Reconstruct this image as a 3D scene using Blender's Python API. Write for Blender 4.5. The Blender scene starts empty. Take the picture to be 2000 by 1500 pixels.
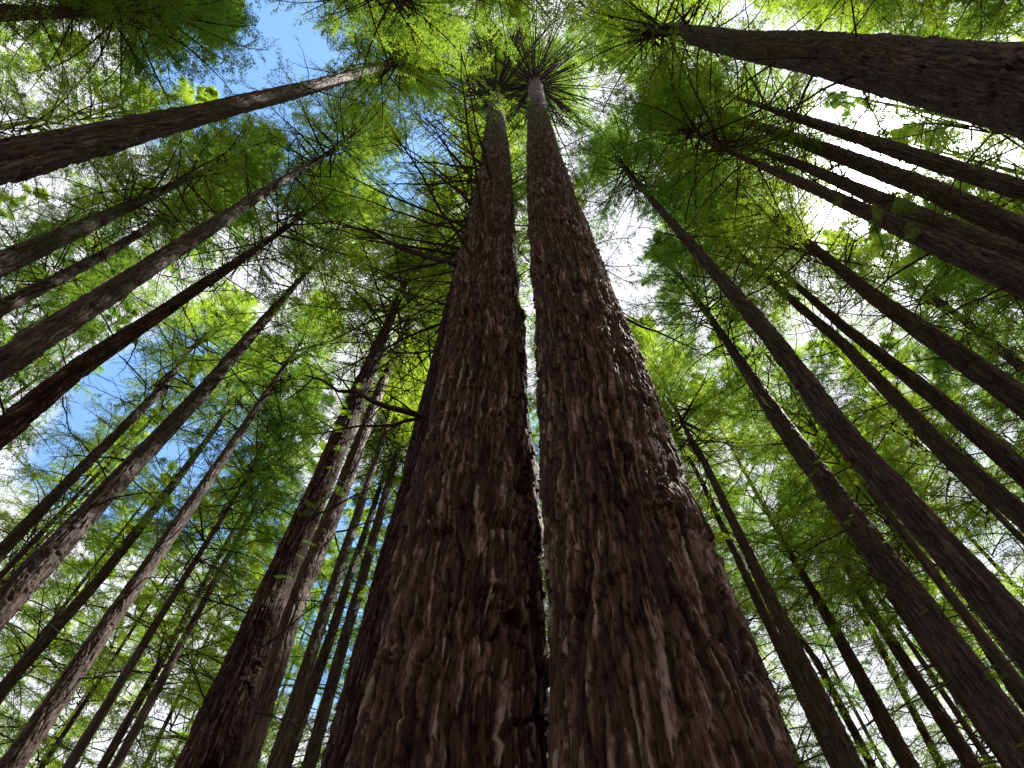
import bpy, math, random
import numpy as np
from mathutils import Vector, Matrix
R = math.radians
# ------------------------------------------------------------------ camera
scn = bpy.context.scene
FPX, PITCH = 1400.0, math.degrees(math.pi/2 - math.atan(678/1400.0))
cd = bpy.data.cameras.new('camera'); cam = bpy.data.objects.new('camera', cd)
scn.collection.objects.link(cam)
cd.sensor_width = 36; cd.lens = 36*FPX/2000; cd.clip_start = .05; cd.clip_end = 3000
cam.location = (0, 0, 1.6); cam.rotation_euler = (R(90+PITCH), 0, 0)
scn.camera = cam
# ------------------------------------------------------------------ light
SUN_EL, SUN_AZ = 62.0, math.degrees(math.atan2(770, 1400*math.cos(R(PITCH))+420*-math.sin(R(PITCH))))
sd_ = Vector((770, 1400*math.cos(R(PITCH))-420*math.sin(R(PITCH)), 1400*math.sin(R(PITCH))+420*math.cos(R(PITCH)))).normalized()
SUN_EL = math.degrees(math.asin(sd_.z)); SUN_AZ = math.degrees(math.atan2(sd_.x, sd_.y))   # compass angle from +Y towards +X
sl = bpy.data.lights.new('sun', 'SUN'); sl.energy = 5.0; sl.angle = R(.53); sl.color = (1, .94, .84)
so = bpy.data.objects.new('sun', sl); scn.collection.objects.link(so)
so.rotation_euler = sd_.to_track_quat('Z', 'Y').to_euler()
w = bpy.data.worlds.new('World'); scn.world = w; w.use_nodes = True
nt = w.node_tree; N = nt.nodes; Lk = nt.links; N.clear()
out = N.new('ShaderNodeOutputWorld'); bg = N.new('ShaderNodeBackground'); bg.inputs[1].default_value = .12
Lk.new(bg.outputs[0], out.inputs[0])
sky = N.new('ShaderNodeTexSky'); sky.sky_type = 'NISHITA'; sky.sun_disc = False
sky.sun_elevation = R(SUN_EL); sky.sun_rotation = R(SUN_AZ); sky.dust_density = .4; sky.ozone_density = 2
tc = N.new('ShaderNodeTexCoord')
def wmath(op, a, b=None, c=None, clamp=False):
    n = N.new('ShaderNodeMath'); n.operation = op; n.use_clamp = clamp
    for i, v in enumerate((a, b, c)):
        if v is None: continue
        if isinstance(v, (int, float)): n.inputs[i].default_value = v
        else: Lk.new(v, n.inputs[i])
    return n.outputs[0]
nz = N.new('ShaderNodeTexNoise'); nz.inputs['Scale'].default_value = 3.2; nz.inputs['Detail'].default_value = 7
nz.inputs['Distortion'].default_value = .6
Lk.new(tc.outputs['Generated'], nz.inputs['Vector'])
cover = wmath('MULTIPLY_ADD', nz.outputs[0], 1.5, .05)
def pxdir(x, y):
    return (cam.rotation_euler.to_matrix() @ Vector((x-1000, 750-y, -FPX))).normalized()
# breaks in the cloud, each a direction in the sky and a width
for (x, y, ang, s) in [(560, 110, 14, 0.9), (770, 260, 9, 0.85), (330, 860, 11, 0.75), (700, 1150, 13, 0.75), (1040, 900, 6, 0.8)]:
    d = pxdir(x, y)
    dp = N.new('ShaderNodeVectorMath'); dp.operation = 'DOT_PRODUCT'
    Lk.new(tc.outputs['Generated'], dp.inputs[0]); dp.inputs[1].default_value = d
    mr = N.new('ShaderNodeMapRange'); mr.interpolation_type = 'SMOOTHSTEP'
    mr.inputs['From Min'].default_value = math.cos(R(ang)); mr.inputs['From Max'].default_value = 1
    mr.inputs['To Min'].default_value = 0; mr.inputs['To Max'].default_value = s
    Lk.new(dp.outputs['Value'], mr.inputs['Value'])
    cover = wmath('SUBTRACT', cover, mr.outputs[0])
ramp = N.new('ShaderNodeMapRange'); ramp.interpolation_type = 'SMOOTHSTEP'
ramp.inputs['From Min'].default_value = .22; ramp.inputs['From Max'].default_value = .62
Lk.new(cover, ramp.inputs['Value'])
mx = N.new('ShaderNodeMix'); mx.data_type = 'RGBA'
Lk.new(ramp.outputs[0], mx.inputs['Factor'])
skm = N.new('ShaderNodeMix'); skm.data_type = 'RGBA'; skm.blend_type = 'MULTIPLY'; skm.inputs['Factor'].default_value = 1
Lk.new(sky.outputs[0], skm.inputs['A']); skm.inputs['B'].default_value = (1.05, 1.25, 1.3, 1)
Lk.new(skm.outputs['Result'], mx.inputs['A'])
mx.inputs['B'].default_value = (3.9, 3.95, 4.3, 1)
# brighter sky around the sun
dp = N.new('ShaderNodeVectorMath'); dp.operation = 'DOT_PRODUCT'
Lk.new(tc.outputs['Generated'], dp.inputs[0]); dp.inputs[1].default_value = sd_
au = wmath('POWER', wmath('MAXIMUM', dp.outputs['Value'], 0), 250)
au = wmath('MULTIPLY', au, 60)
ad = N.new('ShaderNodeMix'); ad.data_type = 'RGBA'; ad.blend_type = 'ADD'; ad.inputs['Factor'].default_value = 1
Lk.new(mx.outputs['Result'], ad.inputs['A']); Lk.new(au, ad.inputs['B'])
Lk.new(ad.outputs['Result'], bg.inputs[0])
scn.view_settings.view_transform = 'Standard'; scn.view_settings.look = 'None'; scn.view_settings.gamma = 1
scn.view_settings.exposure = 1.42
scn.cycles.max_bounces = 8; scn.cycles.diffuse_bounces = 5; scn.cycles.transmission_bounces = 4
scn.cycles.transparent_max_bounces = 4; scn.cycles.caustics_reflective = False; scn.cycles.caustics_refractive = False

# ------------------------------------------------------------------ materials
def newmat(name):
    m = bpy.data.materials.new(name); m.use_nodes = True; m.node_tree.nodes.clear(); return m
def node(m, t, **kw):
    n = m.node_tree.nodes.new(t)
    for k, v in kw.items():
        if k in n.inputs: n.inputs[k].default_value = v
        else: setattr(n, k, v)
    return n
def link(m, a, b): m.node_tree.links.new(a, b)
def ramp_(m, fac, stops):
    r = node(m, 'ShaderNodeValToRGB'); e = r.color_ramp.elements
    while len(e) < len(stops): e.new(.5)
    for el, (p, c) in zip(e, stops): el.position = p; el.color = (*c, 1)
    link(m, fac, r.inputs[0]); return r.outputs[0]
def mixc(m, fac, a, b, mode='MIX'):
    n = node(m, 'ShaderNodeMix'); n.data_type = 'RGBA'; n.blend_type = mode
    for s, v in (('Factor', fac), ('A', a), ('B', b)):
        if isinstance(v, (int, float)): n.inputs[s].default_value = v
        elif isinstance(v, tuple): n.inputs[s].default_value = (*v, 1)
        else: link(m, v, n.inputs[s])
    return n.outputs['Result']

def bark_mat(name, cols, moss=0.0, fib=(55, 55, 5), bump=.5, use_attr=True, rough=.62, spec=.1):
    m = newmat(name)
    tcn = node(m, 'ShaderNodeTexCoord')
    mp = node(m, 'ShaderNodeMapping'); mp.inputs['Scale'].default_value = fib
    link(m, tcn.outputs['Object'], mp.inputs[0])
    n1 = node(m, 'ShaderNodeTexNoise', Scale=1.0, Detail=6.0, Distortion=.8); link(m, mp.outputs[0], n1.inputs[0])
    mp2 = node(m, 'ShaderNodeMapping'); mp2.inputs['Scale'].default_value = (9, 9, 1.6)
    link(m, tcn.outputs['Object'], mp2.inputs[0])
    n2 = node(m, 'ShaderNodeTexNoise', Scale=1.0, Detail=5.0, Distortion=1.2); link(m, mp2.outputs[0], n2.inputs[0])
    fac = node(m, 'ShaderNodeMath', operation='MULTIPLY_ADD'); link(m, n1.outputs[0], fac.inputs[0]); fac.inputs[1].default_value = .55
    fac2 = node(m, 'ShaderNodeMath', operation='MULTIPLY'); link(m, n2.outputs[0], fac2.inputs[0]); fac2.inputs[1].default_value = .45
    link(m, fac2.outputs[0], fac.inputs[2])
    f = fac.outputs[0]
    if use_attr:                          # every bark plate weathers to its own tone
        at = node(m, 'ShaderNodeAttribute', attribute_name='plate')
        f3 = node(m, 'ShaderNodeMath', operation='MULTIPLY_ADD'); link(m, at.outputs['Fac'], f3.inputs[0]); f3.inputs[1].default_value = .5
        f4 = node(m, 'ShaderNodeMath', operation='MULTIPLY'); link(m, f, f4.inputs[0]); f4.inputs[1].default_value = .62
        link(m, f4.outputs[0], f3.inputs[2]); f = f3.outputs[0]
    col = ramp_(m, f, cols)
    if moss:
        n3 = node(m, 'ShaderNodeTexNoise', Scale=2.2, Detail=6.0); link(m, tcn.outputs['Object'], n3.inputs[0])
        mf = node(m, 'ShaderNodeMapRange'); link(m, n3.outputs[0], mf.inputs['Value'])
        mf.inputs['From Min'].default_value = .62-moss*.3; mf.inputs['From Max'].default_value = .75-moss*.2
        mf.inputs['To Max'].default_value = .8
        col = mixc(m, mf.outputs[0], col, (.055, .075, .03))
    b = node(m, 'ShaderNodeBsdfPrincipled', Roughness=rough); b.inputs['Specular IOR Level'].default_value = spec
    link(m, col, b.inputs['Base Color'])
    bp = node(m, 'ShaderNodeBump', Strength=bump, Distance=.02); link(m, n1.outputs[0], bp.inputs['Height'])
    link(m, bp.outputs[0], b.inputs['Normal'])
    o = node(m, 'ShaderNodeOutputMaterial'); link(m, b.outputs[0], o.inputs[0])
    return m
RED = [(.27, (.009, .0038, .0022)), (.4, (.030, .0122, .0068)), (.52, (.064, .0275, .0155)), (.63, (.125, .068, .045)), (.75, (.30, .22, .175))]
GREY = [(.22, (.015, .010, .008)), (.42, (.044, .029, .023)), (.6, (.082, .057, .046)), (.82, (.19, .14, .115))]
PALE = [(.22, (.03, .018, .013)), (.42, (.065, .041, .03)), (.6, (.11, .073, .056)), (.85, (.2, .15, .12))]
M_BIG = bark_mat('redwood_bark', RED, bump=.9, fib=(95, 95, 6), rough=.68, spec=.16)
M_DARK = bark_mat('dark_redwood_bark', [(a, (c[0]*.62, c[1]*.68, c[2]*.75)) for a, c in RED], bump=.9, fib=(70, 70, 5), rough=.8)
M_GREY = bark_mat('weathered_bark', GREY, bump=1.0, fib=(45, 45, 4.5))
M_PALE = bark_mat('pale_bark', PALE, bump=.8)
M_MOSS = bark_mat('mossy_bark', GREY, moss=.8, bump=.8)
M_TWIG = bark_mat('dead_wood', [(.3, (.02, .014, .012)), (.7, (.06, .045, .04))], use_attr=False, bump=0, rough=.8)
M_LIMB = bark_mat('limb_bark', [(.3, (.03, .018, .014)), (.7, (.09, .06, .048))], use_attr=False, bump=0, rough=.8)

def leaf_mat(name, c1, c2, trans):
    m = newmat(name)
    tcn = node(m, 'ShaderNodeTexCoord'); oi = node(m, 'ShaderNodeObjectInfo')
    n1 = node(m, 'ShaderNodeTexNoise', Scale=.9, Detail=4.0); link(m, tcn.outputs['Object'], n1.inputs[0])
    a = node(m, 'ShaderNodeMath', operation='MULTIPLY_ADD'); link(m, oi.outputs['Random'], a.inputs[0]); a.inputs[1].default_value = .35
    s = node(m, 'ShaderNodeMath', operation='SUBTRACT'); link(m, n1.outputs[0], s.inputs[0]); s.inputs[1].default_value = .17
    link(m, s.outputs[0], a.inputs[2])
    mr = node(m, 'ShaderNodeMapRange'); link(m, a.outputs[0], mr.inputs['Value']); mr.inputs['From Min'].default_value = .34; mr.inputs['From Max'].default_value = .66
    col = mixc(m, mr.outputs[0], c1, c2)
    n2 = node(m, 'ShaderNodeTexNoise', Scale=2.3, Detail=3.0); link(m, tcn.outputs['Object'], n2.inputs[0])
    mr2 = node(m, 'ShaderNodeMapRange'); link(m, n2.outputs[0], mr2.inputs['Value']); mr2.inputs['From Min'].default_value = .66; mr2.inputs['From Max'].default_value = .78; mr2.inputs['To Max'].default_value = .5
    col = mixc(m, mr2.outputs[0], col, (.16, .09, .03))       # a few browned sprays
    d = node(m, 'ShaderNodeBsdfDiffuse'); link(m, col, d.inputs[0])
    t = node(m, 'ShaderNodeBsdfTranslucent')
    tcx = mixc(m, 1.0, col, trans, 'MULTIPLY'); link(m, tcx, t.inputs[0])
    ad_ = node(m, 'ShaderNodeAddShader'); link(m, d.outputs[0], ad_.inputs[0]); link(m, t.outputs[0], ad_.inputs[1])
    o = node(m, 'ShaderNodeOutputMaterial'); link(m, ad_.outputs[0], o.inputs[0])
    return m
M_LEAF = leaf_mat('redwood_foliage', (0.034, 0.06, 0.018), (0.092, 0.118, 0.027), (2.45, 2.7, 1.0))

# ------------------------------------------------------------------ mesh helpers
def mesh_from(name, V, F, mats, smooth=False, mi=None, attr=None):
    """V (n,3), F (m,k) all faces with k corners or a list of such arrays"""
    if not isinstance(F, list): F = [F]
    me = bpy.data.meshes.new(name); V = np.asarray(V, np.float32)
    me.vertices.add(len(V)); me.vertices.foreach_set('co', V.ravel())
    loops = np.concatenate([f.ravel() for f in F]).astype(np.int32)
    tot = np.concatenate([np.full(len(f), f.shape[1], np.int32) for f in F])
    st = np.concatenate([[0], np.cumsum(tot)[:-1]]).astype(np.int32)
    me.loops.add(len(loops)); me.loops.foreach_set('vertex_index', loops)
    me.polygons.add(len(tot)); me.polygons.foreach_set('loop_start', st); me.polygons.foreach_set('loop_total', tot)
    if mi is not None: me.polygons.foreach_set('material_index', np.asarray(mi, np.int32))
    me.polygons.foreach_set('use_smooth', np.full(len(tot), smooth))
    for m in mats: me.materials.append(m)
    if attr is not None:
        a = me.attributes.new('plate', 'FLOAT', 'POINT'); a.data.foreach_set('value', np.asarray(attr, np.float32))
    me.update(calc_edges=True); return me

class Tubes:
    def __init__(s): s.V = []; s.F = []; s.n = 0
    def add(s, pts, rad, k=5):
        pts = np.asarray(pts, float); n = len(pts)
        t = np.gradient(pts, axis=0); t /= np.linalg.norm(t, axis=1)[:, None]+1e-9
        ref = np.array([0, 0, 1.]) if abs(t[0][2]) < .9 else np.array([1., 0, 0])
        u = np.cross(t, ref); u /= np.linalg.norm(u, axis=1)[:, None]+1e-9; v = np.cross(t, u)
        a = np.arange(k)*2*math.pi/k
        ring = pts[:, None] + np.asarray(rad)[:, None, None]*(np.cos(a)[None, :, None]*u[:, None]+np.sin(a)[None, :, None]*v[:, None])
        s.V.append(ring.reshape(-1, 3))
        i = np.arange(n-1)[:, None]*k; j = np.arange(k)[None]; j2 = (j+1) % k
        s.F.append((np.stack([i+j, i+j2, i+k+j2, i+k+j], -1).reshape(-1, 4))+s.n); s.n += n*k
    def get(s): return np.concatenate(s.V), np.concatenate(s.F)

# hashed value noise / cell noise in numpy, periodic around the trunk
def hsh(i, j, s):
    x = (i.astype(np.int64)*374761393 + j.astype(np.int64)*668265263 + s*1274126177) & 0xffffffff
    x = ((x ^ (x >> 13))*1274126177) & 0xffffffff; x = x ^ (x >> 16)
    x = (x*2246822519) & 0xffffffff; x = x ^ (x >> 15)
    return (x & 0xffffff)/float(0xffffff)
def vnoise(u, v, nx, seed):
    iu = np.floor(u); iv = np.floor(v); fu = u-iu; fv = v-iv
    fu = fu*fu*(3-2*fu); fv = fv*fv*(3-2*fv); a = iu.astype(int); b = iv.astype(int)
    h = lambda p, q: hsh(np.mod(a+p, nx), b+q, seed)
    return (h(0, 0)*(1-fu)+h(1, 0)*fu)*(1-fv)+(h(0, 1)*(1-fu)+h(1, 1)*fu)*fv
def cells(u, v, nx, seed):
    iu = np.floor(u).astype(int); iv = np.floor(v).astype(int)
    f1 = np.full(u.shape, 9.); f2 = np.full(u.shape, 9.); idv = np.zeros(u.shape); dv = np.zeros(u.shape)
    for p in (-1, 0, 1):
        for q in (-1, 0, 1):
            a = np.mod(iu+p, nx); b = iv+q
            px = iu+p+.15+.7*hsh(a, b, seed); py = iv+q+.1+.8*hsh(a, b, seed+7)
            d = np.hypot(u-px, v-py)
            m = d < f1
            f2 = np.where(m, f1, np.minimum(f2, d)); idv = np.where(m, hsh(a, b, seed+13), idv)
            dv = np.where(m, v-py, dv); f1 = np.where(m, d, f1)
    return f1, f2, idv, dv
def bark(th, z, rad, seed, lump=1.0):
    """height of the bark over the trunk surface and the tone of each flake"""
    c = 2*math.pi*rad; U = th/(2*math.pi)
    cnt = lambda w, lo: max(lo, int(round(c/w)))
    n0 = cnt(.30, 5)
    warp = vnoise(U*n0, z/.9, n0, seed+1)-.5
    nb = cnt(.07, 10); warp2 = vnoise(U*nb, z/.22, nb, seed+2)-.5
    nc = cnt(.02, 20); warp3 = vnoise(U*nc, z/.05, nc, seed+22)-.5
    h = np.zeros(th.shape)
    # long overlapping strips with torn lower ends, stepped like shingles
    n1 = cnt(.05, 10)
    f1, f2, i1, d1 = cells(U*n1+warp*1.6+warp2*.7+warp3*.12, z/.95+warp2*.35+warp3*.2, n1, seed+3)
    h += .028*i1-.022*d1-.012*np.exp(-((f2-f1)/.07)**2)
    n2 = cnt(.019, 16)
    f1, f2, i2, d2 = cells(U*n2+warp*3.2+warp2*1.7+warp3*.4, z/.24+warp2*.8+warp3*.55, n2, seed+5)
    h += .017*i2-.015*d2-.007*np.exp(-((f2-f1)/.09)**2)
    # stringy fibres
    for w_, l_, a_, sd in ((.034, .8, .02, 61), (.015, .4, .013, 62), (.008, .2, .006, 63)):
        n = cnt(w_, 12); v = vnoise(U*n+warp*.3/w_*.13+warp2*.07/w_*.6, z/l_, n, seed+sd)
        h += a_*(1-np.abs(2*v-1))
    # furrows and sagging collars
    n4 = cnt(.2, 5)
    h += .040*lump*(vnoise(U*n4+warp*1.5, z/1.3, n4, seed+11)-.5)
    fv = np.abs(vnoise(U*n4*2+warp*4+warp2*1.0, z/.7, n4*2, seed+41)-.5)
    h -= .035*np.exp(-(fv/.05)**2)
    zc = z+.4*(vnoise(U*n0, z/1.2, n0, seed+12)-.5)+.08*warp2
    cc = vnoise(U*0+.5, zc/.5, 1, seed+14)
    patch = np.clip(vnoise(U*3, z/1.1, 3, seed+15)*2.4-1.0, 0, 1)
    h += .045*lump*(np.clip(cc-.6, 0, 1)/.4)*patch
    h -= np.percentile(h, 55)
    return h, np.clip(.5*i2**1.8+.2*i1+.55*(vnoise(U*n2*1+warp2*1.5, z/.45, n2, seed+16)-.3)+.25*(vnoise(U*n2*2, z/.05, n2*2, seed+17)-.5), 0, 1)
def trunk_mesh(name, stations, lean, H, mat, seed, ring, zlist, amp, knots=()):
    """stations [(z, radius)], trunk foot at the origin, lean = dx/dz, dy/dz"""
    zs = [s[0] for s in stations]; ofx = [s[2] if len(s) > 2 else 0 for s in stations]; ofy = [s[3] if len(s) > 2 else 0 for s in stations]; rs = list(np.minimum.accumulate([s[1] for s in stations]))
    slope = max(0.002, min(.006, (rs[0]-rs[-1])/(zs[-1]-zs[0])))
    zz = [-.4, 0, .4, 1.2]+zs+[H]; r0 = rs[0]+slope*(zs[0]-1.2)
    rr = [r0*1.5, r0*1.35, r0*1.15, r0]+rs+[.03]
    z = np.asarray(zlist); r = np.interp(z, zz, rr)
    th = np.arange(ring)*2*math.pi/ring
    TH, Z = np.meshgrid(th, z); RR = np.repeat(r[:, None], ring, 1)
    hh, pl = bark(TH, Z+seed*3.7, rs[0], seed, 1.0 if rs[0] > .35 else .35)
    for (tk, zk, sz) in knots:           # healed branch scars: a brow of folded bark over a dark slit
        dt = (np.mod(TH-tk+math.pi, 2*math.pi)-math.pi)*rs[0]/sz; dz = (Z-zk)/sz; rr_ = np.hypot(dt, dz*1.3)
        gk = np.exp(-rr_**2*1.2); cv = math.sin(zk*37); dzc = dz+(.05+.3*cv)*dt*dt+.25*cv*dt+.12*np.sin(dt*5+zk*9)+.15*(vnoise(TH/(2*math.pi)*60, Z/.06, 60, seed+77)-.5)
        hh = hh+gk*(.055*np.exp(-((dzc-.35)/.45)**2)+.012*np.sin(rr_*16))*sz/.16-(.055+.03*math.cos(zk*17))*np.exp(-(dt/(.65+.25*cv))**2-(dzc/(.15+.06*math.cos(zk*23)))**2)*sz/.16
    sc = amp*np.clip(RR/rs[0], .05, 1)
    rad = RR+hh*sc
    wob = .012*np.sin(Z*.35+seed)*np.clip(Z/10, 0, 1)
    X = lean[0]*Z+wob+np.interp(Z, zs, ofx)+rad*np.cos(TH); Y = lean[1]*Z+wob*.6+np.interp(Z, zs, ofy)+rad*np.sin(TH)
    V = np.stack([X, Y, Z], -1).reshape(-1, 3); n = len(z)
    i = np.arange(n-1)[:, None]*ring; j = np.arange(ring)[None]; j2 = (j+1) % ring
    F = np.stack([i+j, i+j2, i+ring+j2, i+ring+j], -1).reshape(-1, 4)
    return mesh_from(name, V, F, [mat], smooth=True, attr=pl.ravel()), (z, r)

# ------------------------------------------------------------------ foliage
def crown_mesh(seed, nb=86, rad=3.2, H=18, skirt=18, leaf=.062, wid=.026, dens=1.0, limb_r=.028, skirt_h=4.0, nt_=30, asc=.25, ns=29):
    rg = np.random.default_rng(seed)
    t = np.sort(rg.random(nb))**1.05; z0 = t*H
    az = np.arange(nb)*2.39996+rg.normal(0, .5, nb)
    prof = np.interp(t, [0, .12, .4, .75, 1], [.8, 1.0, .9, .5, .12])*rad*rg.uniform(.6, 1.15, nb)
    e0 = asc+.35*t+rg.normal(0, .12, nb)
    def P(i, s, az=az, prof=prof, e0=e0, z0=z0):     # point on limb i at s, broadcast
        L = prof[i]; r = L*s*np.cos(e0[i]*(1-.3*s)); zz = z0[i]+L*s*np.sin(e0[i])-L*.35*s*s
        a = az[i]+.12*np.sin(3*s+i)*s
        return np.stack([r*np.cos(a), r*np.sin(a), zz], -1)
    T = Tubes()
    s6 = np.linspace(0, 1, 7)
    for i in range(nb):
        T.add(P(np.full(7, i), s6), limb_r*(prof[i]/rad+.25)*(1-.85*s6)+.004, 4)
    # twigs
    I = np.repeat(np.arange(nb), nt_); K = np.tile(np.arange(nt_), nb)
    s = .22+.78*(K+rg.random(len(K)))/nt_
    keep = rg.random(len(K)) < .88*dens
    I, K, s = I[keep], K[keep], s[keep]
    base = P(I, s); tip = P(I, np.minimum(s+.05, 1.05)); d = tip-base; d /= np.linalg.norm(d, axis=1)[:, None]+1e-9
    side = np.where(K % 2 == 0, 1., -1.); ang = side*rg.uniform(.35, 1.35, len(K))
    ca, sa = np.cos(ang), np.sin(ang)
    td = np.stack([d[:, 0]*ca-d[:, 1]*sa, d[:, 0]*sa+d[:, 1]*ca, d[:, 2]*.4-rg.uniform(.0, .35, len(K))], -1)
    td /= np.linalg.norm(td, axis=1)[:, None]
    tl = prof[I]*.30*(1.15-s*.75)*rg.uniform(.35, 1.4, len(K))+.12
    m = np.arange(ns); u = (m+.5)/ns
    # leaflets along the twigs, both sides, arrays (twig, m, 2)
    U = u[None, :, None]; Sg = np.array([1., -1.])[None, None]
    pos = base[:, None, None]+td[:, None, None]*(tl[:, None, None]*U)[..., None]
    pos[..., 2] -= (tl[:, None, None]*U*U*.22)
    pos = np.broadcast_to(pos, (len(K), ns, 2, 3)).copy()
    pos += rg.normal(0, .035, pos.shape)
    la = Sg*rg.uniform(.2, 1.5, (len(K), ns, 2)); c, s_ = np.cos(la), np.sin(la)
    tx, ty, tz = td[:, 0][:, None, None], td[:, 1][:, None, None], td[:, 2][:, None, None]
    ld = np.stack([tx*c-ty*s_, tx*s_+ty*c, np.broadcast_to(tz, c.shape)*.6+rg.normal(-.12, .4, c.shape)], -1)
    ld /= np.linalg.norm(ld, axis=-1)[..., None]
    kp = rg.random(c.shape) < .9
    pos = pos[kp]; ld = ld[kp]; n = len(pos)
    L = leaf*rg.uniform(.55, 1.25, n)[:, None]
    up = np.stack([rg.normal(0, .45, n), rg.normal(0, .45, n), np.ones(n)], -1)
    wv = np.cross(ld, up); wv /= np.linalg.norm(wv, axis=1)[:, None]; wv *= wid*rg.uniform(.7, 1.3, n)[:, None]
    a = pos; b = pos+ld*L*.5+wv*.5; cc = pos+ld*L; cc[:, 2] -= .12*L[:, 0]; dd = pos+ld*L*.5-wv*.5
    LV = np.stack([a, b, cc, dd], 1).reshape(-1, 3)
    # bare dead skirt under the foliage
    for i in range(skirt):
        z = -skirt_h*rg.random()**1.3; a_ = rg.random()*6.283; L_ = rad*rg.uniform(.35, .8)
        ss = np.linspace(0, 1, 6); el = rg.uniform(-.1, .4)
        aa = a_+.25*ss*rg.normal()
        pts = np.stack([L_*ss*np.cos(aa), L_*ss*np.sin(aa), z+L_*ss*math.sin(el)-L_*.25*ss**2+rg.normal(0, .02, 6)], -1)
        T.add(pts, .018*(1-.8*ss)+.004, 4)
        for q in range(rg.integers(3, 7)):
            k = rg.uniform(.25, .95); p = np.array([np.interp(k, ss, pts[:, c_]) for c_ in range(3)])
            b_ = aa[3]+rg.choice([-1, 1])*rg.uniform(.5, 1.2); l_ = L_*rg.uniform(.15, .4)
            T.add([p, p+np.array([math.cos(b_)*l_*.5, math.sin(b_)*l_*.5, rg.normal(0, .06)]), p+np.array([math.cos(b_)*l_, math.sin(b_)*l_, rg.normal(-.1, .1)])], [.009, .006, .003], 3)
    V, F = T.get()
    LF = np.arange(len(LV)).reshape(-1, 4)+len(V)
    allV = np.concatenate([V, LV]); 
    return mesh_from('crown', allV, [F, LF], [M_TWIG, M_LEAF], mi=np.concatenate([np.zeros(len(F)), np.ones(len(LF))]))

def branch_mesh(seed, twigs=7, k=5, curve=.3):
    """a bare dead branch one unit long, growing along +X"""
    rg = np.random.default_rng(seed); T = Tubes()
    s = np.linspace(0, 1, 9); dr = rg.normal(0, curve)*.35; up = rg.uniform(-.1, .3)*curve*2
    kink = np.cumsum(rg.normal(0, .012, 9))
    pts = np.stack([s, dr*s**2+kink, up*s-.28*curve*s**2+np.cumsum(rg.normal(0, .01, 9))], -1)
    T.add(pts, .0105*(1-s)**.8+.002, k)
    for q in range(twigs):
        c = rg.uniform(.15, .95); p = np.array([np.interp(c, s, pts[:, i]) for i in range(3)])
        b = rg.choice([-1, 1])*rg.uniform(.4, 1.1); l = rg.uniform(.1, .38)*(1.1-c*.6); z = rg.normal(0, .25)
        q1 = p+np.array([math.cos(b)*l*.5, math.sin(b)*l*.5, z*l*.5]); q2 = q1+np.array([math.cos(b*.8)*l*.5, math.sin(b*.8)*l*.5, z*l*.3-.02])
        T.add([p, q1, q2], [.0048, .0035, .0018], 3)
        if l > .2:
            bb = b+rg.choice([-1, 1])*.8
            T.add([q1, q1+np.array([math.cos(bb)*l*.4, math.sin(bb)*l*.4, rg.normal(0, .04)])], [.0026, .0014], 3)
    V, F = T.get(); return mesh_from('branch', V, F, [M_TWIG], smooth=True)

def sprig_mesh(seed):
    """a leafy sprout hanging off the bark, about one metre"""
    rg = np.random.default_rng(seed); T = Tubes(); LV = []
    for b in range(4):
        a = rg.normal(0, .7); L = rg.uniform(.5, 1.0); ss = np.linspace(0, 1, 7)
        pts = np.stack([L*ss*math.cos(a), L*ss*math.sin(a), .15*L*ss-.5*L*ss**2], -1); T.add(pts, .006*(1-.7*ss)+.002, 4)
        for j in range(16):
            k = .15+.85*j/16; p = np.array([np.interp(k, ss, pts[:, i]) for i in range(3)])
            ta = a+(1 if j % 2 else -1)*rg.uniform(.7, 1.1); tl = L*.34*(1.15-k)+.05
            td = np.array([math.cos(ta), math.sin(ta), -.35]); td /= np.linalg.norm(td)
            for m in range(11):
                for sg in (1, -1):
                    q = p+td*tl*(m+.3)/11; la = ta+sg*.9
                    ld = np.array([math.cos(la), math.sin(la), -.3+rg.normal(0, .15)]); l = .028*rg.uniform(.8, 1.3)
                    wv = np.array([-ld[1], ld[0], rg.normal(0, .3)])*.0045
                    LV += [q, q+ld*l*.5+wv, q+ld*l, q+ld*l*.5-wv]
    V, F = T.get(); LV = np.array(LV); LF = np.arange(len(LV)).reshape(-1, 4)+len(V)
    return mesh_from('sprout', np.concatenate([V, LV]), [F, LF], [M_TWIG, M_LEAF], mi=np.concatenate([np.zeros(len(F)), np.ones(len(LF))]))

CROWNS = [crown_mesh(100+i, dens=.86) for i in range(7)]
CROWN_TALL = [crown_mesh(170+i, nb=120, rad=3.4, H=18, skirt=0, dens=.62, limb_r=.02, asc=.6) for i in range(2)]
CROWN_THIN = [crown_mesh(150+i, dens=.5, nb=60) for i in range(3)]
BRANCHES = [branch_mesh(200+i) for i in range(12)]
SPRIGS = [sprig_mesh(300+i) for i in range(4)]
LIMBS = [branch_mesh(400+i, twigs=5, k=6, curve=.3) for i in range(6)]

SPOKES = [branch_mesh(450+i, twigs=5, k=5, curve=.1) for i in range(6)]
col = scn.collection
def link_obj(name, me, parent=None, loc=(0, 0, 0), rot=None, scale=(1, 1, 1)):
    o = bpy.data.objects.new(name, me); col.objects.link(o); o.parent = parent; o.location = loc
    if rot is not None: o.rotation_euler = rot
    o.scale = scale; return o
rnd = random.Random(5)
def add_branch(root, x, y, z, az, el, L, pool=BRANCHES, thick=1.0, name='branch'):
    o = link_obj(name, rnd.choice(pool), root, (x, y, z))
    o.rotation_euler = (Matrix.Rotation(az, 4, 'Z') @ Matrix.Rotation(-el, 4, 'Y') @ Matrix.Rotation(rnd.uniform(-.6, .6), 4, 'X')).to_euler()
    o.scale = (L, L*thick, L*thick); return o

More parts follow.
